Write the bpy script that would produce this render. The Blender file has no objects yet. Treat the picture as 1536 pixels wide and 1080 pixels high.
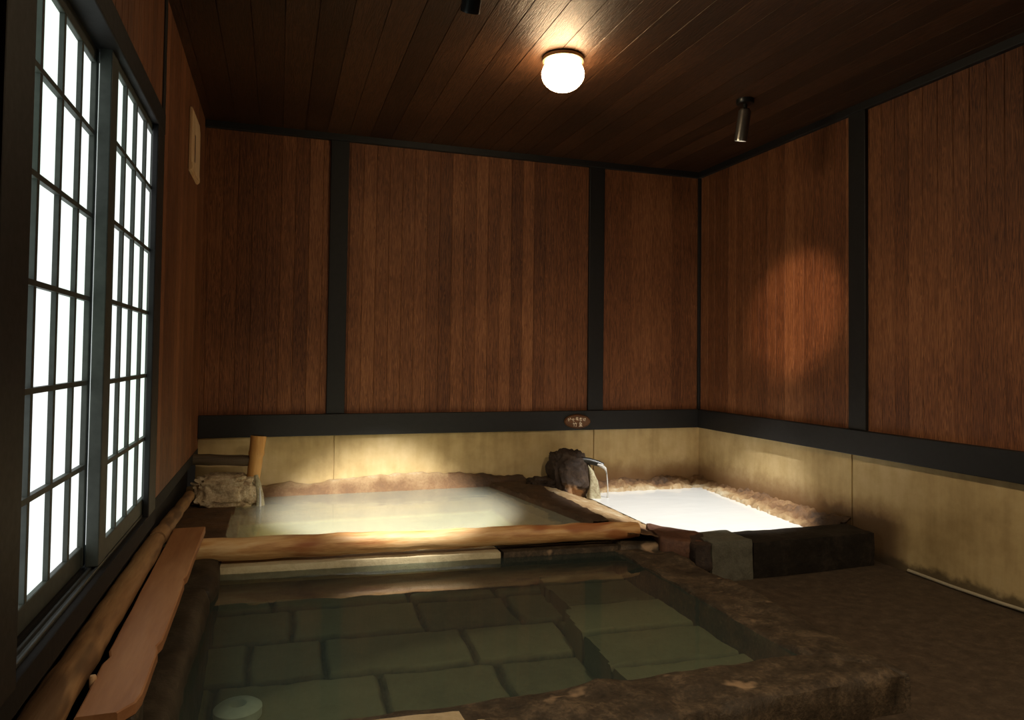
import bpy, bmesh, math, random
from mathutils import Vector, Matrix, noise
PI = math.pi
C = bpy.context.scene.collection
random.seed(7)

# ------------------------------------------------------------------ helpers
def new_obj(name, bm, m=None, parent=None, smooth=False, sheet=False):
    me = bpy.data.meshes.new(name)
    if not sheet: bmesh.ops.recalc_face_normals(bm, faces=bm.faces)
    bm.to_mesh(me); bm.free()
    o = bpy.data.objects.new(name, me); C.objects.link(o)
    if m: me.materials.append(m)
    if smooth:
        me.polygons.foreach_set('use_smooth', [True] * len(me.polygons))
        try: me.set_sharp_from_angle(angle=math.radians(48))
        except Exception: pass
    if parent is not None:
        o.parent = parent
        o.matrix_parent_inverse = Matrix.Translation(-parent.location)
    return o
def tag(o, label=None, cat=None, group=None, kind=None):
    if label: o['label'] = label
    if cat: o['category'] = cat
    if group: o['group'] = group
    if kind: o['kind'] = kind
    return o
def empty(name, loc, label=None, cat=None, group=None, kind=None):
    o = bpy.data.objects.new(name, None); C.objects.link(o)
    o.location = loc; o.empty_display_size = .1
    return tag(o, label, cat, group, kind)

def add_box(bm, x0, x1, y0, y1, z0, z1, bev=0.0):
    b = bmesh.new()
    v = [b.verts.new((x, y, z)) for x in (x0, x1) for y in (y0, y1) for z in (z0, z1)]
    for f in ((0,1,3,2),(4,6,7,5),(0,4,5,1),(2,3,7,6),(0,2,6,4),(1,5,7,3)):
        b.faces.new([v[i] for i in f])
    if bev > 0:
        bmesh.ops.bevel(b, geom=list(b.edges), offset=bev, segments=2, affect='EDGES', profile=.5)
    merge(bm, b)
def merge(bm, b, M=None):
    me = bpy.data.meshes.new('tmp')
    if M is not None: bmesh.ops.transform(b, matrix=M, verts=b.verts)
    bmesh.ops.recalc_face_normals(b, faces=b.faces)
    b.to_mesh(me); b.free(); bm.from_mesh(me); bpy.data.meshes.remove(me)
def box(name, x0, x1, y0, y1, z0, z1, m, bev=.003, parent=None):
    bm = bmesh.new(); add_box(bm, x0, x1, y0, y1, z0, z1, bev)
    return new_obj(name, bm, m, parent)
def add_lathe(bm, prof, seg=32, M=None):
    b = bmesh.new(); rings = []
    for r, z in prof:
        if r < 1e-6: rings.append([b.verts.new((0, 0, z))])
        else: rings.append([b.verts.new((r*math.cos(2*PI*i/seg), r*math.sin(2*PI*i/seg), z)) for i in range(seg)])
    for a, c in zip(rings, rings[1:]):
        for i in range(seg):
            j = (i+1) % seg
            if len(a) == 1 and len(c) > 1: b.faces.new((a[0], c[i], c[j]))
            elif len(c) == 1 and len(a) > 1: b.faces.new((a[i], a[j], c[0]))
            elif len(a) > 1: b.faces.new((a[i], a[j], c[j], c[i]))
    merge(bm, b, M)
def frame_z(p, d):
    d = Vector(d).normalized()
    return Matrix.Translation(Vector(p)) @ d.to_track_quat('Z', 'Y').to_matrix().to_4x4()
def add_tube(bm, pts, rads, seg=20, lump=0, fr=6, seed=0, caps=True, squash=1.0):
    """a tube along a polyline with a radius for each point"""
    b = bmesh.new(); pts = [Vector(p) for p in pts]; rings = []
    for i, p in enumerate(pts):
        d = (pts[min(i+1, len(pts)-1)] - pts[max(i-1, 0)]).normalized()
        up = Vector((0, 0, 1)) if abs(d.z) < .9 else Vector((0, 1, 0))
        s = d.cross(up).normalized(); u = s.cross(d)
        ring = []
        for k in range(seg):
            a = 2*PI*k/seg; n = s*math.cos(a) + u*math.sin(a)*squash
            q = p + n*rads[i]
            if lump: q += n*lump*noise.noise(q*fr + Vector((seed, seed*2.3, 0)))
            ring.append(b.verts.new(q))
        rings.append(ring)
    for a, c in zip(rings, rings[1:]):
        for k in range(seg):
            b.faces.new((a[k], a[(k+1) % seg], c[(k+1) % seg], c[k]))
    if caps:
        for r in (rings[0], rings[-1]):
            b.faces.new(r)
    merge(bm, b)
def lerp(a, b, t): return a + (b-a)*t
def sstep(a, b, x):
    t = max(0., min(1., (x-a)/(b-a))); return t*t*(3-2*t)
def fbm(p, oct=4):
    s = 0; a = 1; q = Vector(p)
    for _ in range(oct): s += a*noise.noise(q); a *= .5; q = q*2.03
    return s
def stone(name, quad, z0, z1, m, parent=None, res=.03, amp=.012, fr=7, seed=0, rounds=3, taper=0.0):
    """a rough stone over four ground corners, with rounded edges and a lumpy skin"""
    q = [Vector((p[0], p[1], 0)) for p in quad]
    Lx = ((q[1]-q[0]).length + (q[2]-q[3]).length)/2; Ly = ((q[3]-q[0]).length + (q[2]-q[1]).length)/2
    nx = max(3, min(70, int(Lx/res))); ny = max(3, min(70, int(Ly/res))); nz = max(3, min(20, int((z1-z0)/res)))
    bm = bmesh.new(); V = {}
    cen = (q[0]+q[1]+q[2]+q[3])/4
    def vert(i, j, k):
        if (i, j, k) not in V:
            u, v, w = i/nx, j/ny, k/nz
            p = q[0]*(1-u)*(1-v) + q[1]*u*(1-v) + q[2]*u*v + q[3]*(1-u)*v
            p = cen + (p-cen)*(1 - taper*w)
            V[(i, j, k)] = bm.verts.new((p.x, p.y, lerp(z0, z1, w)))
        return V[(i, j, k)]
    for i in range(nx):
        for j in range(ny):
            for k in (0, nz): bm.faces.new((vert(i,j,k), vert(i+1,j,k), vert(i+1,j+1,k), vert(i,j+1,k)))
    for i in range(nx):
        for k in range(nz):
            for j in (0, ny): bm.faces.new((vert(i,j,k), vert(i+1,j,k), vert(i+1,j,k+1), vert(i,j,k+1)))
    for j in range(ny):
        for k in range(nz):
            for i in (0, nx): bm.faces.new((vert(i,j,k), vert(i,j+1,k), vert(i,j+1,k+1), vert(i,j,k+1)))
    for _ in range(rounds):
        bmesh.ops.smooth_vert(bm, verts=bm.verts, factor=.5, use_axis_x=True, use_axis_y=True, use_axis_z=True)
    bm.normal_update()
    for v in bm.verts:
        v.co += v.normal*amp*fbm(v.co*fr + Vector((seed*3.1, seed*1.7, seed)), 4)
    return new_obj(name, bm, m, parent, smooth=True)
def blob(name, c, rad, m, parent=None, power=.8, amp=.02, fr=6, seed=0, sub=5, flat=None, lean=(0, 0)):
    """a natural boulder: a squared-off ball with a lumpy skin and a flat underside"""
    bm = bmesh.new(); bmesh.ops.create_icosphere(bm, subdivisions=sub, radius=1)
    c = Vector(c)
    for v in bm.verts:
        n = v.co.copy(); p = Vector([math.copysign(abs(k)**power, k) for k in n])
        p *= 1 + amp/min(rad)*fbm(n*fr*.35 + Vector((seed, seed*2, 0)), 5)
        p += n*.35*amp/min(rad)*noise.noise(n*fr*1.5 + Vector((0, seed, 0)))
        q = Vector((p.x*rad[0] + lean[0]*p.z, p.y*rad[1] + lean[1]*p.z, p.z*rad[2])) + c
        if flat is not None: q.z = max(q.z, flat)
        v.co = q
    return new_obj(name, bm, m, parent, smooth=True)
def hfield(name, x0, x1, y0, y1, nx, ny, fn, m, parent=None, skirt=None, attr=None):
    """a ground surface z = fn(x, y); where fn gives None there is no ground"""
    bm = bmesh.new(); V = {}
    lay = bm.verts.layers.float.new('tone') if attr else None
    for i in range(nx+1):
        for j in range(ny+1):
            x, y = lerp(x0, x1, i/nx), lerp(y0, y1, j/ny); z = fn(x, y)
            if z is not None:
                V[i, j] = bm.verts.new((x, y, z))
                if attr: V[i, j][lay] = attr(x, y)
    for i in range(nx):
        for j in range(ny):
            k = [(i,j),(i+1,j),(i+1,j+1),(i,j+1)]
            if all(a in V for a in k): bm.faces.new([V[a] for a in k])
    if skirt is not None:
        ed = [e for e in bm.edges if len(e.link_faces) == 1]
        r = bmesh.ops.extrude_edge_only(bm, edges=ed)
        for v in r['geom']:
            if isinstance(v, bmesh.types.BMVert): v.co.z = skirt
    bm.normal_update()
    return new_obj(name, bm, m, parent, smooth=True)

# ------------------------------------------------------------------ materials
class G:
    """small builder of node trees"""
    def __init__(s, name):
        s.m = bpy.data.materials.new(name); s.m.use_nodes = True
        s.t = s.m.node_tree; s.t.nodes.clear()
        s.out = s.t.nodes.new('ShaderNodeOutputMaterial')
    def n(s, typ, props=None, **ins):
        nd = s.t.nodes.new(typ)
        for k, v in (props or {}).items(): setattr(nd, k, v)
        for k, v in ins.items():
            key = int(k[1:]) if k[0] == 'i' and k[1:].isdigit() else k.replace('_', ' ')
            s.put(nd.inputs[key], v)
        return nd
    def put(s, sock, v):
        if isinstance(v, bpy.types.NodeSocket): s.t.links.new(v, sock)
        elif isinstance(v, bpy.types.Node): s.t.links.new(v.outputs[0], sock)
        else:
            if sock.type == 'RGBA' and len(v) == 3: v = (*v, 1)
            sock.default_value = v
    def coord(s): return s.n('ShaderNodeTexCoord').outputs['Object']
    def math(s, op, a, b=0.0, c=0.0): return s.n('ShaderNodeMath', {'operation': op}, i0=a, i1=b, i2=c).outputs[0]
    def vmul(s, v, k): return s.n('ShaderNodeVectorMath', {'operation': 'MULTIPLY'}, i0=v, i1=k).outputs[0]
    def vadd(s, v, k): return s.n('ShaderNodeVectorMath', {'operation': 'ADD'}, i0=v, i1=k).outputs[0]
    def noise(s, v, scale, detail=4, rough=.55, dist=0): return s.n('ShaderNodeTexNoise', None, Vector=v, Scale=scale, Detail=detail, Roughness=rough, Distortion=dist).outputs[0]
    def mix(s, f, a, b):
        nd = s.n('ShaderNodeMix', {'data_type': 'RGBA'})
        s.put(nd.inputs[0], f); s.put(nd.inputs[6], a); s.put(nd.inputs[7], b)
        return nd.outputs[2]
    def ramp(s, f, pts):
        nd = s.n('ShaderNodeValToRGB', None, Fac=f); e = nd.color_ramp.elements
        while len(e) < len(pts): e.new(.5)
        for k, (p, c) in zip(e, pts): k.position = p; k.color = (*c, 1) if len(c) == 3 else c
        return nd.outputs[0]
    def mrange(s, v, a, b, c=0.0, d=1.0):
        return s.n('ShaderNodeMapRange', {'interpolation_type': 'SMOOTHSTEP'}, i0=v, i1=a, i2=b, i3=c, i4=d).outputs[0]
    def bump(s, h, strength=.3, dist=.01): return s.n('ShaderNodeBump', None, Strength=strength, Distance=dist, Height=h).outputs[0]
    def pbr(s, col, rough=.6, normal=None, spec=.5, metal=0.0, **kw):
        b = s.n('ShaderNodeBsdfPrincipled', None, Base_Color=col, Roughness=rough, Metallic=metal)
        s.put(b.inputs['Specular IOR Level'], spec)
        for k, v in kw.items(): s.put(b.inputs[k.replace('_', ' ')], v)
        if normal is not None: s.put(b.inputs['Normal'], normal)
        s.t.links.new(b.outputs[0], s.out.inputs[0]); return s.m

def m_boards(name, axis, w, dark, mid, light, rough=.5, spec=.4, grain=(1, 1, 1), bump=.35, gs=1.0, tonevar=.24, **kw):
    """boards side by side along one axis, each with a tone and a grain of its own"""
    g = G(name); co = g.coord()
    sp = g.n('ShaderNodeSeparateXYZ', None, Vector=co)
    idx = g.math('FLOOR', g.math('DIVIDE', sp.outputs[axis], w))
    rnd = g.n('ShaderNodeTexWhiteNoise', {'noise_dimensions': '1D'}, W=idx).outputs['Value']
    off = g.n('ShaderNodeCombineXYZ', None, X=g.math('MULTIPLY', rnd, 37.0), Y=g.math('MULTIPLY', rnd, 17.0), Z=g.math('MULTIPLY', rnd, 53.0))
    v = g.vadd(g.vmul(co, grain), off)
    big = g.noise(v, 6*gs, 3, .6, .8)
    fine = g.noise(v, 30*gs, 4, .65, .3)
    rings = g.n('ShaderNodeMath', {'operation': 'FRACT'}, i0=g.math('MULTIPLY', big, 7.0)).outputs[0]
    rings = g.math('ABSOLUTE', g.math('SUBTRACT', rings, .5))
    f = g.math('ADD', g.math('MULTIPLY', rings, .6), g.math('MULTIPLY', fine, .7))
    f = g.math('ADD', f, g.math('MULTIPLY', g.math('SUBTRACT', rnd, .5), tonevar))
    blot = g.noise(co, 1.3, 3)
    f = g.math('ADD', f, g.math('MULTIPLY', g.math('SUBTRACT', blot, .5), .5))
    col = g.ramp(f, [(.22, dark), (.50, mid), (.86, light)])
    nrm = g.bump(g.math('ADD', fine, g.math('MULTIPLY', rings, .6)), bump, .004)
    return g.pbr(col, g.math('ADD', rough, g.math('MULTIPLY', fine, .12)), nrm, spec, **kw)

def m_dark_timber(name, col=(.008, .0075, .0070), rough=.5):
    g = G(name); co = g.coord()
    n1 = g.noise(g.vmul(co, (8, 8, 8)), 4, 5); n2 = g.noise(co, 60, 3)
    c = g.mix(n1, tuple(k*.6 for k in col), tuple(k*1.7 for k in col))
    return g.pbr(c, g.math('ADD', rough, g.math('MULTIPLY', n2, .15)), g.bump(n2, .15, .003), .45)

def m_plaster(name):
    g = G(name); co = g.coord(); sp = g.n('ShaderNodeSeparateXYZ', None, Vector=co)
    a = g.noise(co, 2.2, 5, .6); b = g.noise(co, 9, 5, .6); c = g.noise(co, 70, 3)
    vert = g.noise(g.vmul(co, (6, 6, .7)), 2.5, 4)
    col = g.ramp(g.math('ADD', g.math('MULTIPLY', a, .5), g.math('ADD', g.math('MULTIPLY', b, .25), g.math('MULTIPLY', vert, .25))),
                 [(.34, (.34, .235, .10)), (.5, (.52, .38, .175)), (.66, (.66, .51, .27))])
    # damp, mineral stained foot of the wall beside the basins (a stain with a ragged edge)
    h = g.math('ADD', sp.outputs[2], g.math('MULTIPLY', g.math('SUBTRACT', b, .5), .10))
    near = g.math('MULTIPLY', g.mrange(sp.outputs[1], 2.78, 2.95), g.mrange(sp.outputs[0], 1.7, 2.3))
    wet = g.math('MULTIPLY', g.mrange(h, .36, .20), near)
    col = g.mix(g.math('MULTIPLY', wet, .85), col, (.20, .10, .042))
    blk = g.math('MULTIPLY', g.mrange(h, .27, .21), g.math('MULTIPLY', near, g.mrange(sp.outputs[1], 3.5, 3.3)))
    col = g.mix(g.math('MULTIPLY', blk, .6), col, (.055, .036, .02))
    foot = g.mrange(h, .07, .03)
    col = g.mix(g.math('MULTIPLY', foot, .8), col, (.05, .035, .02))
    return g.pbr(col, .78, g.bump(g.math('ADD', c, b), .25, .004), .25)

def m_stone(name, dark, mid, light, rough=.75, sc=6, patch=None, patch_amt=.63, spec=.35, bump=.6):
    g = G(name); co = g.coord()
    a = g.noise(co, sc, 6, .65); b = g.noise(co, sc*6, 5, .7); c = g.noise(co, sc*.4, 3)
    f = g.math('ADD', g.math('MULTIPLY', a, .6), g.math('MULTIPLY', b, .4))
    col = g.ramp(f, [(.32, dark), (.5, mid), (.68, light)])
    if patch: col = g.mix(g.mrange(c, patch_amt, patch_amt+.08), col, patch)
    return g.pbr(col, rough, g.bump(g.math('ADD', a, g.math('MULTIPLY', b, .6)), bump, .012), spec)

def m_tone_stone(name, cols, rough=.7, sc=7, bump=.6, spec=.35):
    """stone whose local colour follows the 'tone' of each spot (the sort of stone or crust lying there)"""
    g = G(name); co = g.coord()
    t = g.n('ShaderNodeAttribute', {'attribute_name': 'tone'}).outputs['Fac']
    a = g.noise(co, sc, 6, .65); b = g.noise(co, sc*7, 5, .7)
    f = g.math('ADD', t, g.math('MULTIPLY', g.math('SUBTRACT', g.math('ADD', g.math('MULTIPLY', a, .6), g.math('MULTIPLY', b, .4)), .5), .55))
    col = g.ramp(f, cols)
    return g.pbr(col, rough, g.bump(g.math('ADD', a, g.math('MULTIPLY', b, .7)), bump, .012), spec)

def m_wood(name, dark, mid, light, axis=1, rough=.5, sc=1.0, streak=None, spec=.35):
    g = G(name); co = g.coord()
    k = [9, 9, 9]; k[axis] = .9
    v = g.vmul(co, tuple(k))
    a = g.noise(v, 1.6*sc, 5, .6, .6); b = g.noise(v, 9*sc, 4, .6)
    f = g.math('ADD', g.math('MULTIPLY', a, .65), g.math('MULTIPLY', b, .35))
    col = g.ramp(f, [(.3, dark), (.47, mid), (.66, light)])
    if streak:
        k2 = [7, 7, 7]; k2[axis] = 1.6
        c = g.noise(g.vmul(co, tuple(k2)), 1.1, 3)
        col = g.mix(g.math('MULTIPLY', g.mrange(c, .55, .66), .8), col, streak)
    return g.pbr(col, rough, g.bump(g.math('ADD', b, a), .3, .006), spec)

def m_plain(name, col, rough=.4, metal=0.0, spec=.5):
    g = G(name); co = g.coord(); n = g.noise(co, 40, 3)
    c = g.mix(n, tuple(k*.8 for k in col), tuple(min(1, k*1.15) for k in col))
    return g.pbr(c, rough, g.bump(n, .05, .002), spec, metal)

def m_emit(name, col, strength):
    g = G(name); e = g.n('ShaderNodeEmission', None, Color=col, Strength=strength)
    g.t.links.new(e.outputs[0], g.out.inputs[0]); return g.m

def m_clear_water(name, tint):
    g = G(name); co = g.coord()
    w = g.noise(g.vmul(co, (1, 1.6, 1)), 5, 2, .4)
    nrm = g.bump(w, .035, .02)
    fr = g.n('ShaderNodeFresnel', None, IOR=1.33, Normal=nrm)
    tr = g.n('ShaderNodeBsdfTransparent', None, Color=tint)
    gl = g.n('ShaderNodeBsdfGlossy', None, Color=(1, 1, 1), Roughness=.03, Normal=nrm)
    df = g.n('ShaderNodeBsdfDiffuse', None, Color=(.17, .23, .20))
    body = g.n('ShaderNodeMixShader', None, i0=.16, i1=tr.outputs[0], i2=df.outputs[0])
    mx = g.n('ShaderNodeMixShader', None, i0=fr.outputs[0], i1=body.outputs[0], i2=gl.outputs[0])
    g.t.links.new(mx.outputs[0], g.out.inputs[0]); return g.m
def m_milky_water(name, milk, tint, amount, ripple=.08):
    """cloudy spring water: part of the light scatters in the milk, part goes through to the bed"""
    g = G(name); co = g.coord()
    w = g.noise(g.vmul(co, (1, 1.8, 1)), 6, 3, .5)
    nrm = g.bump(w, ripple, .02)
    cl = g.noise(co, 3.5, 4, .6)
    mk = g.mix(cl, tuple(k*.9 for k in milk), milk)
    df = g.n('ShaderNodeBsdfDiffuse', None, Color=mk)
    tr = g.n('ShaderNodeBsdfTransparent', None, Color=tint)
    body = g.n('ShaderNodeMixShader', None, i0=amount, i1=tr.outputs[0], i2=df.outputs[0])
    fr = g.n('ShaderNodeFresnel', None, IOR=1.33, Normal=nrm)
    gl = g.n('ShaderNodeBsdfGlossy', None, Color=(1, 1, 1), Roughness=.06, Normal=nrm)
    mx = g.n('ShaderNodeMixShader', None, i0=fr.outputs[0], i1=body.outputs[0], i2=gl.outputs[0])
    g.t.links.new(mx.outputs[0], g.out.inputs[0]); return g.m

M = {}
M['wall_x'] = m_boards('brown boards back', 0, .085, (.062, .020, .0075), (.18, .064, .0225), (.40, .165, .066), .50, .35, (11, 11, .5))
M['wall_y'] = m_boards('brown boards side', 1, .085, (.062, .020, .0075), (.18, .064, .0225), (.40, .165, .066), .50, .35, (11, 11, .5))
M['ceil'] = m_boards('dark ceiling boards', 0, .135, (.005, .002, .001), (.034, .0125, .0055), (.115, .048, .021), .44, .7, (9, .55, 9), .5, .8, Specular_Tint=(1.0, .62, .36, 1))
M['timber'] = m_dark_timber('black stained timber')
M['lattice'] = m_dark_timber('grey green lattice wood', (.050, .058, .048), .5)
M['sill'] = m_dark_timber('dark sill wood', (.006, .0045, .0035), .75)
M['track'] = m_plain('worn grey metal track', (.09, .095, .09), .45, .5)
M['plaster'] = m_plaster('tan plaster')
M['floor'] = m_stone('gritty dark floor', (.036, .024, .014), (.070, .047, .028), (.125, .086, .052), .68, 20, None, spec=.4, bump=.4)
M['rim'] = m_stone('wet dark rim stone', (.018, .013, .008), (.066, .046, .027), (.19, .13, .075), .6, 13, (.38, .25, .14), .63)
M['left_rim'] = m_stone('dark rounded rim stone', (.02, .015, .010), (.045, .035, .023), (.085, .065, .042), .55, 6)
M['parapet'] = m_stone('pale tan sill stone', (.40, .32, .18), (.58, .48, .28), (.70, .60, .38), .65, 5)
M['blackstone'] = m_stone('near black stone', (.010, .008, .006), (.020, .016, .012), (.045, .034, .025), .75, 8, spec=.15)
M['greystone'] = m_stone('grey green stone', (.075, .07, .05), (.125, .118, .085), (.18, .17, .125), .8, 22)
M['paverock'] = m_stone('pale lit sandstone', (.42, .31, .17), (.56, .42, .24), (.66, .52, .33), .8, 9)
M['spoutrock'] = m_stone('crusted pale rock', (.15, .09, .05), (.52, .40, .24), (.82, .72, .52), .8, 15)
M['darkrock'] = m_stone('dark brown rock', (.018, .011, .008), (.04, .026, .018), (.085, .055, .034), .7, 9, (.38, .22, .11), .60)
M['mineral'] = m_stone('white mineral deposit', (.22, .15, .08), (.44, .40, .25), (.68, .64, .48), .75, 26)
M['bamboo'] = m_wood('amber bamboo', (.34, .13, .03), (.54, .25, .065), (.68, .38, .12), 2, .4)
M['oldbamboo'] = m_wood('weathered bamboo', (.05, .033, .02), (.10, .07, .04), (.17, .12, .075), 0, .6)
M['logw'] = m_wood('peeled log', (.34, .12, .035), (.66, .36, .135), (.84, .60, .30), 0, .5, 1, (.30, .075, .018))
M['logend'] = m_wood('log end grain', (.30, .15, .06), (.44, .25, .10), (.52, .32, .15), 2, .6, 2)
M['walllog'] = m_wood('bark stripped wall log', (.20, .10, .045), (.36, .20, .09), (.50, .31, .15), 1, .6, 1, (.10, .055, .03))
M['plank'] = m_wood('worn plank', (.27, .11, .045), (.40, .18, .075), (.50, .25, .11), 1, .5, .6)
M['paleboard'] = m_wood('pale board', (.55, .33, .16), (.72, .47, .25), (.82, .58, .34), 2, .55)
M['brass'] = m_plain('lamp collar', (.42, .34, .20), .4, .8)
M['globe'] = m_emit('glowing globe glass', (1.0, .76, .46), 43)
M['lens'] = m_emit('spotlight lens', (1.0, .88, .70), 9)
M['black'] = m_plain('black lacquer metal', (.012, .013, .012), .35, .2)
M['steel'] = m_plain('brushed steel', (.34, .33, .30), .3, .9)
M['plaquewood'] = m_wood('plaque wood', (.07, .03, .014), (.13, .055, .022), (.2, .09, .035), 0, .35)
M['glyph'] = m_plain('cream carved lettering', (.85, .72, .55), .5)
M['white_plastic'] = m_plain('white plastic', (.85, .86, .76), .4)
M['hole_shade'] = m_plain('painted hole shade black', (.008, .009, .006), .6)
M['pvc'] = m_plain('pale pipe', (.42, .36, .24), .5)
M['water_clear'] = m_clear_water('clear green water', (.70, .80, .72))
M['water_left'] = m_milky_water('cloudy green water', (.70, .73, .58), (.74, .75, .52), .37)
M['water_right'] = m_milky_water('milky pale blue water', (.86, .89, .87), (.8, .85, .8), .88)
gp = G('lit paper pane'); tn = gp.noise(gp.coord(), 1.1, 2)
e_ = gp.n('ShaderNodeEmission', None, Color=gp.mix(gp.mrange(tn, .35, .65), (.84, 1.0, .88), (.97, 1.0, 1.0)), Strength=1.15)
gp.t.links.new(e_.outputs[0], gp.out.inputs[0]); M['pane'] = gp.m
gs_ = G('falling water'); fr_ = gs_.n('ShaderNodeFresnel', None, IOR=1.4)
t_ = gs_.n('ShaderNodeBsdfTransparent', None, Color=(.9, .9, .88)); d_ = gs_.n('ShaderNodeBsdfDiffuse', None, Color=(.9, .88, .82)); q_ = gs_.n('ShaderNodeBsdfGlossy', None, Roughness=.1)
mm_ = gs_.n('ShaderNodeMixShader', None, i0=.55, i1=t_.outputs[0], i2=d_.outputs[0]); m2_ = gs_.n('ShaderNodeMixShader', None, i0=fr_.outputs[0], i1=mm_.outputs[0], i2=q_.outputs[0])
gs_.t.links.new(m2_.outputs[0], gs_.out.inputs[0]); M['stream'] = gs_.m

# ------------------------------------------------------------------ room (metres, camera above the origin)
XL, XR, YB, YF, ZC = -.45, 3.047, 4.704, -1.4, 2.487
RB, RT = .5485, .6855            # dado rail bottom, top

def cladding(name, axis, a0, a1, base, sign, z0, z1, m, parent, w=.085, skip=()):
    """vertical boards with a V groove at each joint, one folded sheet; 'base' is the wall plane, 'sign' points into the room"""
    bm = bmesh.new(); prof = []
    k = math.ceil(a0/w); prof.append((a0, 0))
    while k*w < a1 - .006:
        if k*w > a0 + .006: prof += [(k*w-.0022, 0), (k*w, -.003), (k*w+.0022, 0)]
        k += 1
    prof.append((a1, 0))
    prof2 = prof + [(a1, -.05), (a0, -.05)]
    ring = []
    for z in (z0, z1):
        r = []
        for a, d in prof2:
            p = base + sign*d
            r.append(bm.verts.new((a, p, z) if axis == 0 else (p, a, z)))
        ring.append(r)
    n = len(prof2)
    for i in range(n):
        bm.faces.new((ring[0][i], ring[0][(i+1) % n], ring[1][(i+1) % n], ring[1][i]))
    bm.faces.new(ring[0]); bm.faces.new(ring[1])
    return new_obj(name, bm, m, parent)
def plaster(name, axis, a0, a1, base, sign, z0, z1, seams, parent):
    bm = bmesh.new(); prof = [(a0, 0)]
    for s_ in seams: prof += [(s_-.005, 0), (s_-.004, -.012), (s_+.004, -.012), (s_+.005, 0)]
    prof.append((a1, 0)); prof2 = prof + [(a1, -.06), (a0, -.06)]
    ring = []
    for z in (z0, z1):
        ring.append([bm.verts.new((a, base+sign*d, z) if axis == 0 else (base+sign*d, a, z)) for a, d in prof2])
    n = len(prof2)
    for i in range(n): bm.faces.new((ring[0][i], ring[0][(i+1) % n], ring[1][(i+1) % n], ring[1][i]))
    bm.faces.new(ring[0]); bm.faces.new(ring[1])
    return new_obj(name, bm, M['plaster'], parent)

# back wall
wb = empty('wall_back', (1.3, YB, 0), kind='structure')
cladding('wood_cladding', 0, -.46, XR+.03, YB, -1, RT-.05, ZC, M['wall_x'], wb)
plaster('plaster_panel', 0, -.46, XR+.03, YB, -1, -.2, RT-.06, [.351, 2.173], wb)
# right wall
wr = empty('wall_right', (XR, 2, 0), kind='structure')
cladding('wood_cladding', 1, YF, YB+.03, XR, -1, RT-.05, ZC, M['wall_y'], wr)
plaster('plaster_panel', 1, YF, YB+.03, XR, -1, -.2, RT-.06, [.9, 3.183], wr)
# left wall, with the window opening between the posts
wl = empty('wall_left', (XL, 2, 0), kind='structure')
cladding('wood_cladding', 1, 3.10, YB+.03, XL, 1, .47, ZC, M['wall_y'], wl)
cladding('wood_cladding', 1, YF, 3.045, XL, 1, 1.96, ZC, M['wall_y'], wl)
cladding('wood_cladding', 1, YF, 1.41, XL, 1, .3, 2.0, M['wall_y'], wl)
box('lower_board', XL-.12, XL-.055, YF, YB+.02, -.2, .455, M['sill'], .004, wl)
box('lower_cap', XL-.10, XL+.002, 3.10, YB, .43, .487, M['sill'], .004, wl)
# wall behind the camera
wf = empty('wall_front', (1.3, YF, 0), kind='structure')
cladding('wood_cladding', 0, -.46, XR+.03, YF, 1, 0, ZC, M['wall_x'], wf)
# ceiling: boards running away from the camera
bm = bmesh.new(); prof = []; w = .135; k = math.ceil(-.5/w); prof = [(-.5, 0)]
while k*w < XR+.04:
    if k*w > -.49: prof += [(k*w-.002, 0), (k*w, .004), (k*w+.002, 0)]
    k += 1
prof += [(XR+.05, 0), (XR+.05, .05), (-.5, .05)]
ra = [bm.verts.new((x, YF-.05, ZC+d)) for x, d in prof]; rb = [bm.verts.new((x, YB+.05, ZC+d)) for x, d in prof]
for i in range(len(prof)): bm.faces.new((ra[i], ra[(i+1) % len(prof)], rb[(i+1) % len(prof)], rb[i]))
bm.faces.new(ra); bm.faces.new(rb)
tag(new_obj('ceiling', bm, M['ceil']), kind='structure')
# floor: L shaped, open where the pools are sunk
def floor_z(x, y):
    if x < 1.70 and y > 1.80: return None
    if y > 3.12: return None
    return .006*fbm((x*2.2, y*2.2, 3), 3) - .002
tag(hfield('floor', XL-.1, XR+.02, YF, 3.15, 90, 116, floor_z, M['floor'], skirt=-.12), kind='structure')

# trims: dado rails, posts, cornice
n_trim = [0]
def trim(*a, bev=.004):
    n_trim[0] += 1
    return tag(box('trim_%d' % n_trim[0], *a, M['timber'], bev), kind='structure')
trim(XL, XR, YB-.035, YB+.02, RB, RT)                       # rail on the back wall
trim(XR-.035, XR+.02, YF, YB-.035, RB, RT)                  # rail on the right wall
for a, b in ((.298, .412), (2.116, 2.236)): trim(a, b, YB-.022, YB+.02, RT, ZC-.04)
trim(XR-.022, XR+.02, 3.066, 3.187, RT, ZC-.04)
trim(XR-.022, XR+.02, .82, .94, RT, ZC-.04)
trim(XR-.02, XR+.02, YB-.02, YB+.02, RT, ZC-.04)            # slim corner post
trim(XL, XR, YB-.03, YB+.02, ZC-.042, ZC+.01)               # cornice strips
trim(XR-.03, XR+.02, YF, YB-.03, ZC-.042, ZC+.01)
trim(XL-.09, XL+.012, 1.370, 1.522, .45, ZC)                # window posts
trim(XL-.016, XL+.006, 2.95, 3.10, .45, 1.925)
trim(XL-.04, XL+.006, 3.045, 3.10, 2.01, ZC)
trim(XL-.09, XL+.008, 1.522, 3.10, 1.925, 2.01)              # head beam
trim(XL-.12, XL-.016, 1.405, 3.2, 1.95, 2.02)                # upper guide of the sliding panels
bm = bmesh.new(); add_box(bm, XL-.13, XL+.004, 1.40, 3.11, .39, .452, .004)
tag(new_obj('trim_%d' % (n_trim[0]+1), bm, M['sill']), kind='structure')     # window sill
bm = bmesh.new()
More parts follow.
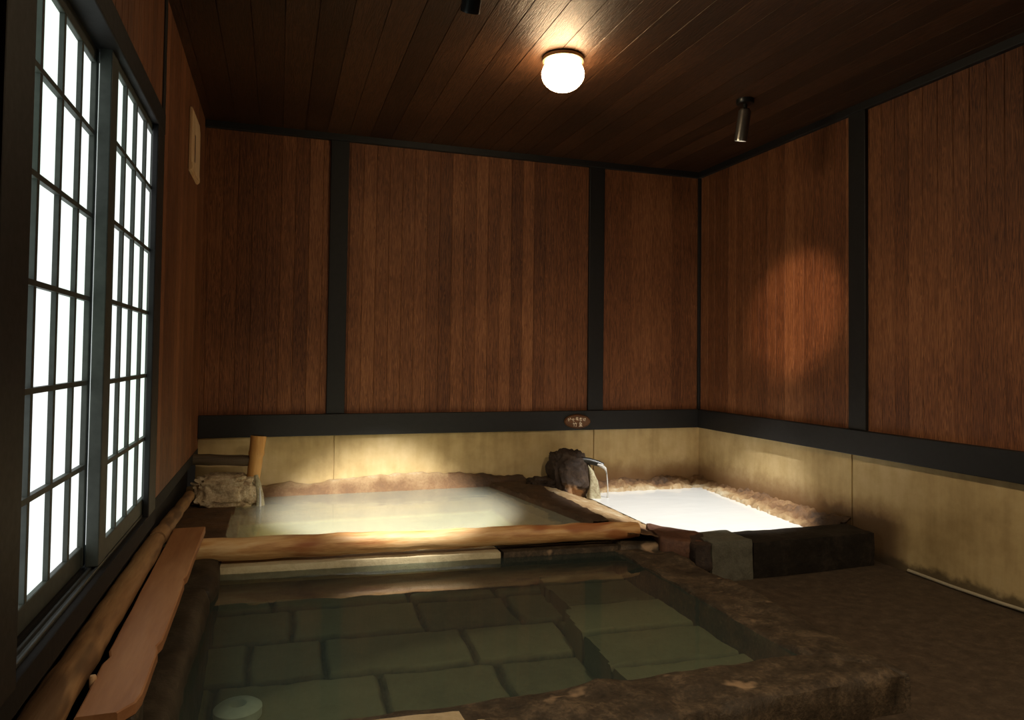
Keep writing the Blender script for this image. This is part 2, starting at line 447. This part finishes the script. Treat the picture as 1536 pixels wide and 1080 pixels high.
for dx in (0, .018): add_box(bm, -.491+dx, -.483+dx, 1.42, 3.1, .450, .461, .002)
add_box(bm, -.483, -.473, 1.42, 3.1, .450, .454, .001)
tag(new_obj('trim_%d' % (n_trim[0]+2), bm, M['track']), kind='structure')    # metal track on the sill
box_out = box('wall_outside', -.70, -.62, 1.2, 4.0, 0, 2.5, M['timber']); tag(box_out, kind='structure')

# sliding paper windows
ROWS = [.5056 + .2352*k for k in range(1, 6)]
def window(n, y0, y1, xf, cols, near_w, far_w, pane_to, ztop):
    """xf = face of the lattice towards the room"""
    t = empty('window_%d' % n, (xf, (y0+y1)/2, .462), kind='structure')
    box('stile', xf-.030, xf+.003, y0, y0+near_w, .462, 1.955, M['lattice'], .003, t)
    box('stile', xf-.030, xf+.003, y1-far_w, y1, .462, 1.955, M['lattice'], .003, t)
    box('bottom_rail', xf-.027, xf+.001, y0+near_w, y1-far_w, .462, .518, M['lattice'], .003, t)
    box('top_rail', xf-.027, xf+.001, y0+near_w, y1-far_w, ztop, 1.955, M['lattice'], .003, t)
    for c in cols: box('upright_bar', xf-.012, xf, c-.0085, c+.0085, .518, ztop, M['lattice'], .001, t)
    for z in ROWS: box('cross_bar', xf-.012, xf+.0025, y0+near_w, y1-far_w, z-.0068, z+.0068, M['lattice'], .001, t)
    box('pane', xf-.0165, xf-.013, y0+.02, pane_to, .50, 1.92, M['pane'], 0, t)
window(1, 1.608, 2.302, -.508, [1.807, 1.973, 2.137], .043, .026, 2.383, 1.885)
window(2, 2.268, 3.115, -.468, [2.498, 2.665, 2.849], .085, .098, 3.06, 1.900)

# ------------------------------------------------------------------ front pool
WZ = .10
pool = empty('bathing_pool', (.7, 2.6, -.2), 'rectangular sunken front pool lined with stone blocks, with clear green water', 'bath pool')
def bricks(rows0, rowh, widths, seed):
    R = random.Random(seed); rows = []
    for i in range(12):
        xs = [-.6 - R.random()*.4]
        while xs[-1] < 2: xs.append(xs[-1] + R.uniform(*widths))
        rows.append(xs)
    tones = {}
    def f(x, y):
        wx = x + .014*noise.noise((x*6, y*6, seed)); wy = y + .016*noise.noise((x*5, y*5, seed+9)) + .06*x
        r = int(math.floor((wy-rows0)/rowh)); xs = rows[r % 12]
        c = sum(1 for q in xs if q <= wx)
        lo = xs[c-1] if c > 0 else -9; hi = xs[c] if c < len(xs) else 9
        ey = min(wy-rows0-r*rowh, rows0+(r+1)*rowh-wy)
        e = min(ey, wx-lo, hi-wx)
        key = (r, c)
        if key not in tones: tones[key] = R.random()
        return e, tones[key]
    return f
bfloor = bricks(1.78, .30, (.26, .60), 3)
bbench = bricks(2.02, .30, (3, 4), 5)
def floor_h(x, y):
    e, t = bfloor(x, y); base = -.012 - .05*sstep(3.52, 3.2, y) - .065*sstep(3.3, 2.2, y)     # the bed falls away from the log side
    return base - .022*(1-sstep(.002, .018, e)) + .010*t + .004*fbm((x*9, y*9, 1), 3)
def bench_h(x, y):
    e, t = bbench(x, y); return -.030 + .026*sstep(.001, .014, e) + .008*t + .004*fbm((x*9, y*9, 4), 3)
stone_cols = [(.12, (.05, .052, .036)), (.3, (.17, .15, .10)), (.55, (.28, .245, .155)), (.8, (.38, .33, .21)), (.98, (.48, .42, .27))]
M['poolstone'] = m_tone_stone('submerged stone blocks', stone_cols, .8, 8, .5, .1)
hfield('pool_floor', -.30, 1.25, 1.85, 3.60, 150, 150, floor_h, M['poolstone'], pool,
       attr=lambda x, y: .12 + (.32+.36*bfloor(x, y)[1])*sstep(.003, .024, bfloor(x, y)[0]))
def bench_edge(y): return lerp(1.10, 1.20, (y-2.0)/1.37) + .018*noise.noise((3, y*4, 0)) + (.03 if noise.cell((0, (y+.1)*3.1, 0)) > .2 else 0)
hfield('bench', 1.10, 1.70, 1.85, 3.43, 60, 150, lambda x, y: bench_h(x, y) if x > bench_edge(y) else None, M['poolstone'], pool, skirt=-.25,
       attr=lambda x, y: .15 + (.42+.22*bbench(x, y)[1])*sstep(.002, .018, bbench(x, y)[0]))
def step_edge(x): return 2.02 + .06*noise.noise((x*3.2, 1, 0)) + .03*noise.noise((x*9, 4, 0)) + .10*sstep(.8, 1.1, x)
hfield('front_step', .52, 1.20, 1.86, 2.22, 60, 36, lambda x, y: (-.012 + .012*fbm((x*6, y*6, 9), 4)) if y < step_edge(x) else None, M['poolstone'], pool, skirt=-.25,
       attr=lambda x, y: .40 + .12*fbm((x*5, y*5, 2), 3))
stone('rim', [(1.625, 1.90), (1.875, 1.70), (1.875, 3.14), (1.61, 3.37)], -.26, .115, M['rim'], pool, .028, .016, 6, 1)
stone('rim', [(-.36, 1.66), (1.865, 1.70), (1.66, 1.935), (-.36, 1.93)], -.26, .118, M['rim'], pool, .03, .018, 7, 2)
stone('rim', [(-.46, 1.75), (-.225, 1.75), (-.225, 2.95), (-.46, 2.95)], -.26, .19, M['left_rim'], pool, .03, .014, 5, 3, 5)
stone('rim', [(-.46, 2.97), (-.215, 2.97), (-.225, 3.53), (-.46, 3.55)], -.26, .165, M['left_rim'], pool, .03, .014, 5, 6, 5)
stone('parapet', [(-.46, 3.545), (1.68, 3.335), (1.68, 3.43), (-.46, 3.66)], -.26, .196, M['left_rim'], pool, .03, .008, 5, 4, 2)
stone('rim', [(1.63, 3.20), (1.90, 3.12), (1.90, 3.42), (1.64, 3.46)], -.20, .140, M['rim'], pool, .022, .010, 7, 18, 3)
stone('parapet_base', [(-.40, 3.385), (1.63, 3.25), (1.63, 3.335), (-.40, 3.55)], -.26, .062, M['left_rim'], pool, .03, .006, 5, 14, 2)  # dark stone stands in for the log's reflection below the waterline
stone('ledge_stone', [(-.34, 3.372), (1.035, 3.272), (1.035, 3.39), (-.34, 3.53)], .05, .130, M['parapet'], pool, .02, .003, 6, 15, 1)
stone('ledge_stone', [(1.045, 3.272), (1.64, 3.235), (1.64, 3.335), (1.045, 3.39)], .05, .128, M['rim'], pool, .02, .003, 6, 16, 1)  # darker stone stands in for shade on the right end of the ledge
bm = bmesh.new()
v = [bm.verts.new((x, y, WZ)) for x, y in ((-.32, 1.80), (1.74, 1.80), (1.70, 3.37), (-.32, 3.60))]
bm.faces.new(v); tag(new_obj('pool_water', bm, M['water_clear'], sheet=True), 'clear greenish water filling the front pool', 'water', kind='stuff')
# white round fitting on the pool floor
dr = empty('drain_cover', (-.100, 2.50, -.098), 'white round drain cover lying on the bed of the front pool', 'drain')
bm = bmesh.new(); add_lathe(bm, [(.022, -.02), (.022, .020), (.028, .026), (.063, .022), (.075, .013), (.075, -.02)], 40, Matrix.Translation((-.100, 2.50, -.098)))
new_obj('disc', bm, M['white_plastic'], dr, True)
bm = bmesh.new(); add_lathe(bm, [(0, .002), (.0225, .004), (.0225, -.015)], 24, Matrix.Translation((-.100, 2.50, -.098)))
new_obj('hole_plug', bm, M['hole_shade'], dr)  # black disc stands in for the shade inside the drain hole

# ------------------------------------------------------------------ left back basin
LWZ = .188
lb = empty('spring_basin', (.5, 3.9, 0), 'large stone basin behind the log, holding cloudy green water', 'basin')
def near_poly(x, y, x0, x1, y0, y1): return max(x0-x, x-x1, y0-y, y-y1)   # <0 inside
def crust_top(x): return .252 + .035*sstep(.1, .8, x) - .045*sstep(.9, 1.7, x) + .008*noise.noise((x*7, 0, 0)) + .012*noise.noise((x*19, 2, 0))
def lb_z(x, y):
    if y < 3.60 - .10*(x+.46): return None
    n_ = fbm((x*7, y*7, 2), 4)
    d = near_poly(x, y, -.20+.02*n_, 1.30, 3.30, 4.36)
    z = lerp(.075, .145, sstep(-.02, .05, d))                   # bed, then a shallow shelf round it
    z = lerp(z, .197 + .006*n_, sstep(-.185+.015*n_, -.215+.015*n_, x))
    r = (x - (lerp(1.55, 1.37, (y-3.4)/1.1) + .010*n_))
    z = lerp(z, .212 + .012*n_, sstep(-.012, .03, r))           # the broad ledge on the right
    b = y - (4.60 + .02*n_)
    if b > -.03:
        c = lerp(.17, crust_top(x) if x < 1.64+.02*n_ else .20, sstep(0, .085, b) ** .8) + .012*n_
        z = max(z, lerp(z, c, sstep(-.03, .03, b)))
    return z
def lb_tone(x, y):
    n_ = fbm((x*5, y*5, 7), 3)
    if x > lerp(1.53, 1.35, (y-3.4)/1.1): return .21 + .07*n_
    if y > 4.58: return lerp(.42, .16, sstep(1.0, 1.6, x)) + .12*n_ + .2*sstep(4.64, 4.69, y)*(x < 1.1)
    if x < -.19: return .27 + .06*n_
    if near_poly(x, y, -.2, 1.3, 3.4, 4.36) < 0: return .82 + .08*n_
    return .5 + .08*n_
crust_cols = [(.05, (.03, .018, .011)), (.22, (.085, .052, .031)), (.4, (.20, .11, .05)), (.6, (.38, .26, .13)), (.85, (.62, .56, .40))]
M['crust'] = m_tone_stone('mineral crusted stone', crust_cols, .65, 9, .8, .3)
hfield('basin_shell', XL-.054, 1.668, 3.30, YB-.001, 170, 120, lb_z, M['crust'], lb, attr=lb_tone)
bm = bmesh.new()
v = [bm.verts.new(p) for p in ((XL-.05, 3.56, LWZ), (1.60, 3.36, LWZ), (1.50, 4.68, LWZ), (XL-.05, 4.68, LWZ))]
bm.faces.new(v); tag(new_obj('basin_water', bm, M['water_left'], sheet=True), 'cloudy green water in the large basin behind the log', 'water', kind='stuff')

# ------------------------------------------------------------------ right back basin
RWZ = .13
rbn = empty('spring_basin', (2.4, 3.8, 0), 'smaller basin in the right back corner with bright milky water and crusted rim', 'basin')
def rb_z(x, y):
    n_ = fbm((x*6, y*6, 5), 4); m_ = fbm((x*24, y*24, 8), 3)
    xr = lerp(2.79, 2.92, (y-3.2)/1.25)
    d = max(2.05-x, x-xr, 3.18-y, y-4.50) + .02*m_
    if y < 3.172: return None
    if d < 0: z = .11 - .10*sstep(0, .06, -d)
    elif x < 2.06 and y < 4.5: z = lerp(.118, .200, sstep(0, .38, 2.06-x)) + .010*n_ + .005*m_
    else: z = .118 + .030*sstep(0, .03, d) + .035*sstep(.05, .2, d) + (.022*n_ + .016*m_)*sstep(-.01, .05, d)
    return z
def rb_tone(x, y):
    n_ = fbm((x*5, y*5, 11), 3); m_ = fbm((x*16, y*16, 12), 3)
    xr = lerp(2.79, 2.92, (y-3.2)/1.25)
    d = max(2.05-x, x-xr, 3.18-y, y-4.50) + .02*m_
    if d < 0: return .8
    if x < 2.06 and y < 4.5: return lerp(.60, .30, sstep(3.62, 3.34, y)) + .10*n_ + .08*m_
    return lerp(.66, .36, sstep(.03, .13, d)) + .14*n_ + .12*m_ - .2*sstep(3.5, 3.25, y)
hfield('basin_shell', 1.672, XR-.001, 3.172, YB-.001, 130, 150, rb_z, M['crust'], rbn, attr=rb_tone)
M['ridge'] = m_stone('reddish brown ridge stone', (.05, .022, .013), (.11, .048, .026), (.19, .095, .05), .6, 9)
stone('ridge', [(1.80, 3.12), (1.965, 2.98), (2.07, 3.12), (1.90, 3.46)], .0, .185, M['ridge'], rbn, .025, .016, 7, 9, 3)
stone('broken_edge', [(1.90, 2.95), (1.97, 2.93), (2.06, 3.12), (1.95, 3.14)], .05, .185, M['darkrock'], rbn, .018, .02, 11, 12, 2)
bm = bmesh.new()
v = [bm.verts.new(p) for p in ((1.99, 3.165, RWZ), (2.90, 3.165, RWZ), (3.0, 4.56, RWZ), (1.99, 4.56, RWZ))]
bm.faces.new(v); tag(new_obj('basin_water', bm, M['water_right'], sheet=True), 'bright milky bluish white water in the right corner basin', 'water', kind='stuff')
tag(stone('kerb_stone', [(2.225, 2.952), (2.975, 2.95), (2.99, 3.168), (2.225, 3.168)], -.01, .172, M['blackstone'], None, .025, .007, 8, 13, 1),
    'long black kerb stone across the front of the milky corner basin', 'stone')
tag(stone('kerb_stone', [(1.985, 2.945), (2.222, 2.945), (2.222, 3.166), (1.985, 3.166)], -.01, .188, M['greystone'], None, .022, .006, 9, 14, 1, .05),
    'short grey green kerb stone block left of the long black one', 'stone')

# ------------------------------------------------------------------ log, plank, wall logs
def log(name, p0, p1, r0, r1, mat, n=46, seed=0, lump=.004, bow=0, seg=28, ends=None):
    p0, p1 = Vector(p0), Vector(p1); pts = []; rads = []
    for i in range(n+1):
        t = i/n; p = p0.lerp(p1, t); p.z += bow*math.sin(PI*t)
        p += Vector((0, .006*noise.noise((t*3, seed, 0)), .006*noise.noise((t*3, seed+5, 0))))
        r = lerp(r0, r1, t)*(1 + .05*noise.noise((t*6, seed+2, 1)))
        e = min(t, 1-t)*(p1-p0).length
        r *= .86 + .14*sstep(0, .02, e)
        pts.append(p); rads.append(r)
    bm = bmesh.new(); add_tube(bm, pts, rads, seg, lump, 9, seed)
    return new_obj(name, bm, mat, None, True)
lg = empty('log_rail', (.7, 3.27, .25), 'thick peeled orange log lying across between the two big pools', 'log')
o = log('trunk', (-.40, 3.425, .198), (1.748, 3.245, .196), .051, .042, M['logw'], 60, 3, .006); o.parent = lg; o.matrix_parent_inverse = Matrix.Translation(-lg.location)
bm = bmesh.new(); add_lathe(bm, [(0, .007), (.028, .005), (.035, 0), (.035, -.01)], 24, frame_z((1.7475, 3.245, .196), (1, -.08, 0)))
new_obj('cut_end', bm, M['logend'], lg, True)
tag(lg.children[1], 'pale cut end') if False else None
tag(log('wall_log', (-.442, 1.35, .312), (-.464, 3.28, .285), .043, .037, M['walllog'], 44, 11, .005), 'long tan log running along the foot of the window wall', 'log')
tag(log('wall_log', (-.464, 3.31, .283), (-.452, 4.36, .268), .036, .027, M['walllog'], 40, 17, .005), 'thinner log continuing the window wall log towards the bamboo spout', 'log')
# plank with a cut near end and small notches in its edge
bm = bmesh.new(); n = 44; top = []
for i in range(n+1):
    t = i/n
    xl = lerp(-.388, -.424, t) + .002*noise.noise((t*9, 0, 0)); xr = lerp(-.272, -.294, t) + .002*noise.noise((t*9, 4, 0))
    y = lerp(1.71, 3.50, t)
    if i in (9, 24): xr -= .008
    if i == 8: xl += .010
    if i == 0: xr -= .035
    if i == 1: xr -= .006
    top.append((xl, xr, y, lerp(.302, .281, t)))
rows = []
for xl, xr, y, z in top:
    rows.append([bm.verts.new(p) for p in ((xl, y, z-.026), (xl, y, z-.003), (xl+.004, y, z), (xr-.004, y, z), (xr, y, z-.003), (xr, y, z-.026))])
for a, b in zip(rows, rows[1:]):
    for k in range(6): bm.faces.new((a[k], a[(k+1) % 6], b[(k+1) % 6], b[k]))
bm.faces.new(rows[0]); bm.faces.new(rows[-1])
tag(new_obj('plank', bm, M['plank']), 'flat worn reddish plank laid along the left edge of the front pool', 'plank')
# supports of the plank at the near end: the left rim carries a sleeper
tag(box('sleeper', -.39, -.275, 1.74, 1.84, .165, .276, M['left_rim'], .012), 'dark block under the near end of the plank', 'block')
bm = bmesh.new(); add_lathe(bm, [(0, .008), (.006, .007), (.008, .002), (.008, -.02)], 16, Matrix.Translation((-.394, 1.90, .302)))
tag(new_obj('peg', bm, M['paleboard'], None, True), 'tiny pale round peg between the plank and the wall log', 'peg')

# ------------------------------------------------------------------ bamboo spout in the back left corner
sp = empty('bamboo_spout', (-.11, 4.45, .19), 'bamboo water spout, dark cross pipe and amber upright tube, in the left back corner', 'water spout')
bm = bmesh.new(); a = Vector((-.098, 4.45, .580)); b_ = Vector((-.122, 4.43, .335)); pts = []; rads = []
for i in range(13):
    t = i/12; pts.append(a.lerp(b_, t)); rads.append(.045 - .009*t + (.0045 if i == 5 else 0) - (.003 if i == 6 else 0))
add_tube(bm, pts, rads, 24); new_obj('upright_tube', bm, M['bamboo'], sp, True)
bm = bmesh.new(); add_tube(bm, [(-.0995, 4.449, .548), (-.098, 4.45, .5805), (-.0978, 4.45, .583)], [.036, .037, .0375], 24)
tag(new_obj('dark_top_plug', bm, M['hole_shade'], sp, True), 'dark plug painted as shade in the open top')  # solid black plug, painted shade for the hollow of the bamboo
bm = bmesh.new(); add_tube(bm, [(-.50+.045*i, 4.452, .457-.0025*i) for i in range(9)], [.033, .031, .031, .034, .031, .030, .031, .033, .030], 20)
new_obj('cross_pipe', bm, M['oldbamboo'], sp, True)
bm = bmesh.new()
add_tube(bm, [(-.105, 4.405, .36), (-.095, 4.395, .31), (-.085, 4.388, .25), (-.083, 4.385, .185)], [.012, .021, .024, .028], 14, .014, 30, 2)
add_tube(bm, [(-.135, 4.405, .33), (-.128, 4.395, .29), (-.112, 4.388, .24)], [.008, .014, .012], 12, .01, 30, 5)
new_obj('mineral_drip', bm, M['mineral'], sp, True)
tag(blob('boulder', (-.272, 4.43, .272), (.158, .095, .092), M['spoutrock'], None, .52, .020, 9, 27, 5, .15), 'pale crusted boulder below the bamboo pipe at the edge of the large basin', 'rock')
bm = bmesh.new(); add_tube(bm, [(-.083, 4.372, .29), (-.080, 4.362, .24), (-.079, 4.358, .17)], [.004, .006, .008], 10, .003, 40, 1)
tag(new_obj('falling_water', bm, M['stream'], None, True), 'thin trickle of water under the bamboo spout', 'water', kind='stuff')

# ------------------------------------------------------------------ rock spout of the right basin
rk = empty('rock_spout', (1.92, 4.46, .15), 'dark rounded rock with a spout pipe, feeding the milky corner basin', 'water spout')
blob('rock', (1.895, 4.49, .275), (.132, .13, .165), M['darkrock'], rk, .78, .022, 7, 31, 5, .12, (-.01, .02))
blob('rock_foot', (1.715, 4.52, .19), (.115, .09, .062), M['darkrock'], rk, .8, .018, 8, 33, 4, .13)
bm = bmesh.new()
add_tube(bm, [(1.990, 4.392, .345), (2.012, 4.378, .30), (2.022, 4.372, .24), (2.018, 4.365, .125)], [.006, .022, .030, .040], 20, .022, 26, 3)
tag(new_obj('mineral_drip', bm, M['mineral'], rk, True), 'pale mineral streak')
bm = bmesh.new(); add_tube(bm, [(1.95, 4.42, .374), (2.00, 4.40, .370), (2.05, 4.375, .357), (2.085, 4.355, .343)], [.024, .022, .020, .017], 16)
new_obj('pipe', bm, M['black'], rk, True)
bm = bmesh.new()
pts = [(2.040, 4.352, .352), (2.070, 4.345, .342), (2.092, 4.340, .325), (2.102, 4.338, .29), (2.107, 4.337, .24), (2.110, 4.337, .19), (2.111, 4.337, .128)]
add_tube(bm, pts, [.006, .012, .010, .0045, .0036, .0036, .006], 12, .002, 40, 1)
tag(new_obj('falling_water', bm, M['stream'], None, True), 'thin stream of water pouring from the rock spout', 'water', kind='stuff')

# ------------------------------------------------------------------ loose stones and details at the front
tag(stone('paving_slab', [(.205, 1.52), (.475, 1.50), (.467, 1.812), (.19, 1.832)], .095, .152, M['paverock'], None, .02, .006, 9, 41, 1), 'pale sandstone slab on the near rim of the front pool', 'stone')
tag(stone('pebble', [(.490, 1.735), (.520, 1.73), (.525, 1.772), (.493, 1.775)], .10, .140, M['paverock'], None, .009, .006, 30, 43, 2), 'small pale pebble right of the sandstone slab', 'stone')
bm = bmesh.new(); add_tube(bm, [(3.035-.004*abs(math.sin(i*1.3)), 1.0+.12*i, .012+.003*math.sin(i*.9)) for i in range(16)], [.008]*16, 10)
tag(new_obj('pipe', bm, M['pvc'], None, True), 'thin pale pipe lying along the foot of the right wall', 'pipe')

# ------------------------------------------------------------------ wall board and plaque
wbn = empty('wall_board', (XL, 4.15, 1.98), 'pale wooden board fixed high on the left wall near the corner', 'board')
bm = bmesh.new(); b = bmesh.new()
pr = [(3.885, 1.985), (4.25, 1.99), (4.28, 2.02), (4.28, 2.28), (4.23, 2.315), (3.885, 2.305)]
for x in (XL, XL+.016):
    b.faces.new([b.verts.new((x, y, z)) for y, z in pr])
fs = list(b.faces); va, vb = list(fs[0].verts), list(fs[1].verts)
for i in range(6): b.faces.new((va[i], va[(i+1) % 6], vb[(i+1) % 6], vb[i]))
bmesh.ops.bevel(b, geom=list(b.edges), offset=.004, segments=2, affect='EDGES'); merge(bm, b)
new_obj('back_board', bm, M['paleboard'], wbn)
box('lower_batten', XL+.016, XL+.020, 3.905, 4.255, 2.0, 2.03, M['paleboard'], .002, wbn)
box('slot', XL+.0155, XL+.0175, 4.02, 4.05, 2.06, 2.20, M['plaquewood'], .001, wbn)

pq = empty('oval_sign', (2.03, YB-.035, .608), 'small oval brown plaque with cream lettering on the back wall rail', 'sign')
px, pz, pyf = 2.027, .611, YB-.035
bm = bmesh.new(); b = bmesh.new(); seg = 48; rings = []
for k, (f, d) in enumerate(((1, 0), (1, .010), (.93, .016), (.90, .013))):
    rings.append([b.verts.new((px+.100*f*math.cos(2*PI*i/seg), pyf-d, pz+.050*f*math.sin(2*PI*i/seg)*(1 if k < 2 else .95))) for i in range(seg)])
for r0_, r1_ in zip(rings, rings[1:]):
    for i in range(seg): b.faces.new((r0_[i], r0_[(i+1) % seg], r1_[(i+1) % seg], r1_[i]))
b.faces.new(rings[-1]); merge(bm, b); new_obj('oval_plate', bm, M['plaquewood'], pq, True)
GLY = []  # brush strokes, in units of one glyph, of the worn lettering: five small characters above two larger ones
def gl(cx, cz, s_, strokes):
    for st in strokes: GLY.append([(cx+s_*x, cz+s_*z) for x, z in st])
gl(-.062, .016, .013, [[(-.9, .7), (-.8, -.6), (-.4, -.9)], [(.1, .8), (.6, .3), (.9, -.2)], [(-.3, .2), (0, -.4)]])
gl(-.034, .012, .012, [[(-.8, .3), (.8, .4)], [(-.2, .9), (-.3, -.5), (.6, -.8)]])
gl(-.006, .018, .013, [[(-.7, .6), (.7, .7)], [(0, 1), (-.1, -.8)], [(-.8, -.1), (.8, 0)], [(.3, -.3), (.8, -.8)]])
gl(.023, .015, .013, [[(-.8, .4), (.8, .5)], [(-.3, .9), (-.5, -.7), (.3, -.8), (.6, -.1)], [(.1, .9), (.0, 0)]])
gl(.052, .013, .012, [[(-.7, .7), (-.7, -.7)], [(-.1, .5), (.7, .5)], [(.3, .9), (.3, -.7), (-.2, -.5)]])
gl(-.020, -.020, .017, [[(-.8, .8), (-.9, .1)], [(-.8, .3), (-.1, .4)], [(-.45, .3), (-.5, -.9)], [(.1, .8), (.0, .2)], [(.05, .4), (.8, .45)], [(.5, .4), (.45, -.9), (.2, -.8)]])
gl(.022, -.020, .017, [[(-.1, 1), (-.7, .3)], [(-.1, .8), (.6, .2)], [(-.5, .2), (.5, .2)], [(-.6, -.2), (.6, -.2)], [(0, .2), (0, -.8)], [(-.8, -.85), (.8, -.8)], [(-.5, -.4), (.5, -.55)]])
bm = bmesh.new()
for st in GLY:
    for (x0_, z0_), (x1_, z1_) in zip(st, st[1:]):
        add_tube(bm, [(px+x0_, pyf-.0135, pz+z0_), (px+x1_, pyf-.0135, pz+z1_)], [.0026, .0020], 8)
new_obj('lettering', bm, M['glyph'], pq)

# ------------------------------------------------------------------ lamps
def globe(x, y, label):
    t = empty('ceiling_lamp', (x, y, ZC), label, 'lamp')
    bm = bmesh.new(); add_lathe(bm, [(0, 0), (.088, 0), (.098, -.006), (.098, -.022), (.092, -.026), (.0, -.026)], 40, Matrix.Translation((x, y, ZC)))
    new_obj('collar', bm, M['brass'], t, True)
    prof = [(.086, -.026)] + [(.101*math.sin(a), -.082 - .080*math.cos(a)) for a in [PI*(.70 - .70*i/14) for i in range(15)]]
    prof[-1] = (0, prof[-1][1])
    bm = bmesh.new(); add_lathe(bm, prof, 40, Matrix.Translation((x, y, ZC)))
    new_obj('globe', bm, M['globe'], t, True)
globe(1.255, 3.10, 'glowing round glass ceiling lamp above the pools')
def spot(x, y, target, barrel, energy, angle, blend, col, label, L=.165, r=.034):
    """a ceiling spotlight: mount, swivel, barrel and lens, with its light at the lens"""
    piv = Vector((x, y, ZC-.06)); d = (Vector(target)-piv).normalized()
    t = empty('spotlight', (x, y, ZC), label, 'spotlight', None)
    bm = bmesh.new(); add_lathe(bm, [(0, 0), (.048, 0), (.048, -.020), (.044, -.025), (.012, -.026), (.012, -.05), (0, -.05)], 28, Matrix.Translation((x, y, ZC)))
    new_obj('mount', bm, M['black'], t, True)
    bm = bmesh.new(); s_ = d.cross(Vector((0, 0, 1))).normalized() if abs(d.z) < .999 else Vector((1, 0, 0))
    add_lathe(bm, [(0, -.018), (.016, -.018), (.016, .018), (0, .018)], 20, frame_z(piv, s_))
    new_obj('swivel', bm, M['black'], t, True)
    bm = bmesh.new()
    add_lathe(bm, [(0, -.02), (r*.75, -.02), (r, -.008), (r, L-.012), (r*1.02, L-.01), (r*1.02, L), (r*.86, L), (r*.84, L-.012), (0, L-.012)], 32, frame_z(piv + d*.012, d))
    new_obj('barrel', bm, barrel, t, True)
    bm = bmesh.new(); add_lathe(bm, [(0, 0), (r*.84, 0), (r*.84, .004), (0, .006)], 28, frame_z(piv + d*(L+.001), d))
    new_obj('lens', bm, M['lens'], t, True)
    ld = bpy.data.lights.new('spot_beam', 'SPOT'); ld.energy = energy; ld.spot_size = math.radians(angle); ld.spot_blend = blend
    ld.color = col; ld.shadow_soft_size = .03
    lo = bpy.data.objects.new('spot_beam', ld); C.objects.link(lo)
    lo.location = piv + d*(L+.025); lo.rotation_euler = d.to_track_quat('-Z', 'Y').to_euler()
    lo.parent = t; lo.matrix_parent_inverse = Matrix.Translation(-t.location)
WARM = (1.0, .80, .56); NEUT = (1.0, .97, .93)
spot(2.40, 3.27, (2.40, 3.86, .13), M['steel'], 310, 43, .4, NEUT, 'slim grey ceiling spotlight aimed at the milky corner basin', .150)
spot(.612, 2.27, (.64, 3.99, .19), M['black'], 860, 33, .55, NEUT, 'black ceiling spotlight at the top edge of the picture, left of the glowing lamp', .185)
spot(.35, 1.90, (XR, 3.64, 1.36), M['black'], 270, 15.5, .75, (1.0, .66, .42), 'black ceiling spotlight turned towards the right wall')
spot(1.30, .15, (1.75, 1.75, 0), M['black'], 130, 118, .8, WARM, 'added unseen ceiling spotlight, fill light for the front of the room')  # wide fill added out of view to brighten plaster, floor, rim and plank

# ------------------------------------------------------------------ camera, world, view
cam = bpy.data.cameras.new('camera'); co = bpy.data.objects.new('camera', cam); C.objects.link(co)
f_px, cx, cy = 1066.995, 770.56, 505.43
yaw, pitch, roll = math.radians(18.3067), math.radians(1.601), math.radians(.7166)
fw = Vector((math.sin(yaw)*math.cos(pitch), math.cos(yaw)*math.cos(pitch), math.sin(pitch)))
r = Vector((math.cos(yaw), -math.sin(yaw), 0)); u = r.cross(fw)
r2 = r*math.cos(roll) + u*math.sin(roll); u2 = -r*math.sin(roll) + u*math.cos(roll)
Mx = Matrix((r2, u2, -fw)).transposed().to_4x4(); Mx.translation = Vector((0, 0, 1.06359))
co.matrix_world = Mx
cam.sensor_width = 36; cam.sensor_fit = 'HORIZONTAL'; cam.lens = f_px/1536*36
cam.shift_x = -(cx-768)/1536; cam.shift_y = (cy-540)/1536
cam.clip_start = .02
sc = bpy.context.scene; sc.camera = co
wd = bpy.data.worlds.new('world'); sc.world = wd; wd.use_nodes = True
wd.node_tree.nodes['Background'].inputs[0].default_value = (.02, .016, .012, 1); wd.node_tree.nodes['Background'].inputs[1].default_value = .3
sc.view_settings.view_transform = 'Standard'; sc.view_settings.look = 'None'
sc.view_settings.exposure = 0; sc.view_settings.gamma = 1; sc.view_settings.use_curve_mapping = False
sc.cycles.use_denoising = True
sc.cycles.max_bounces = 10; sc.cycles.diffuse_bounces = 5; sc.cycles.transparent_max_bounces = 12
sc.cycles.sample_clamp_indirect = 6
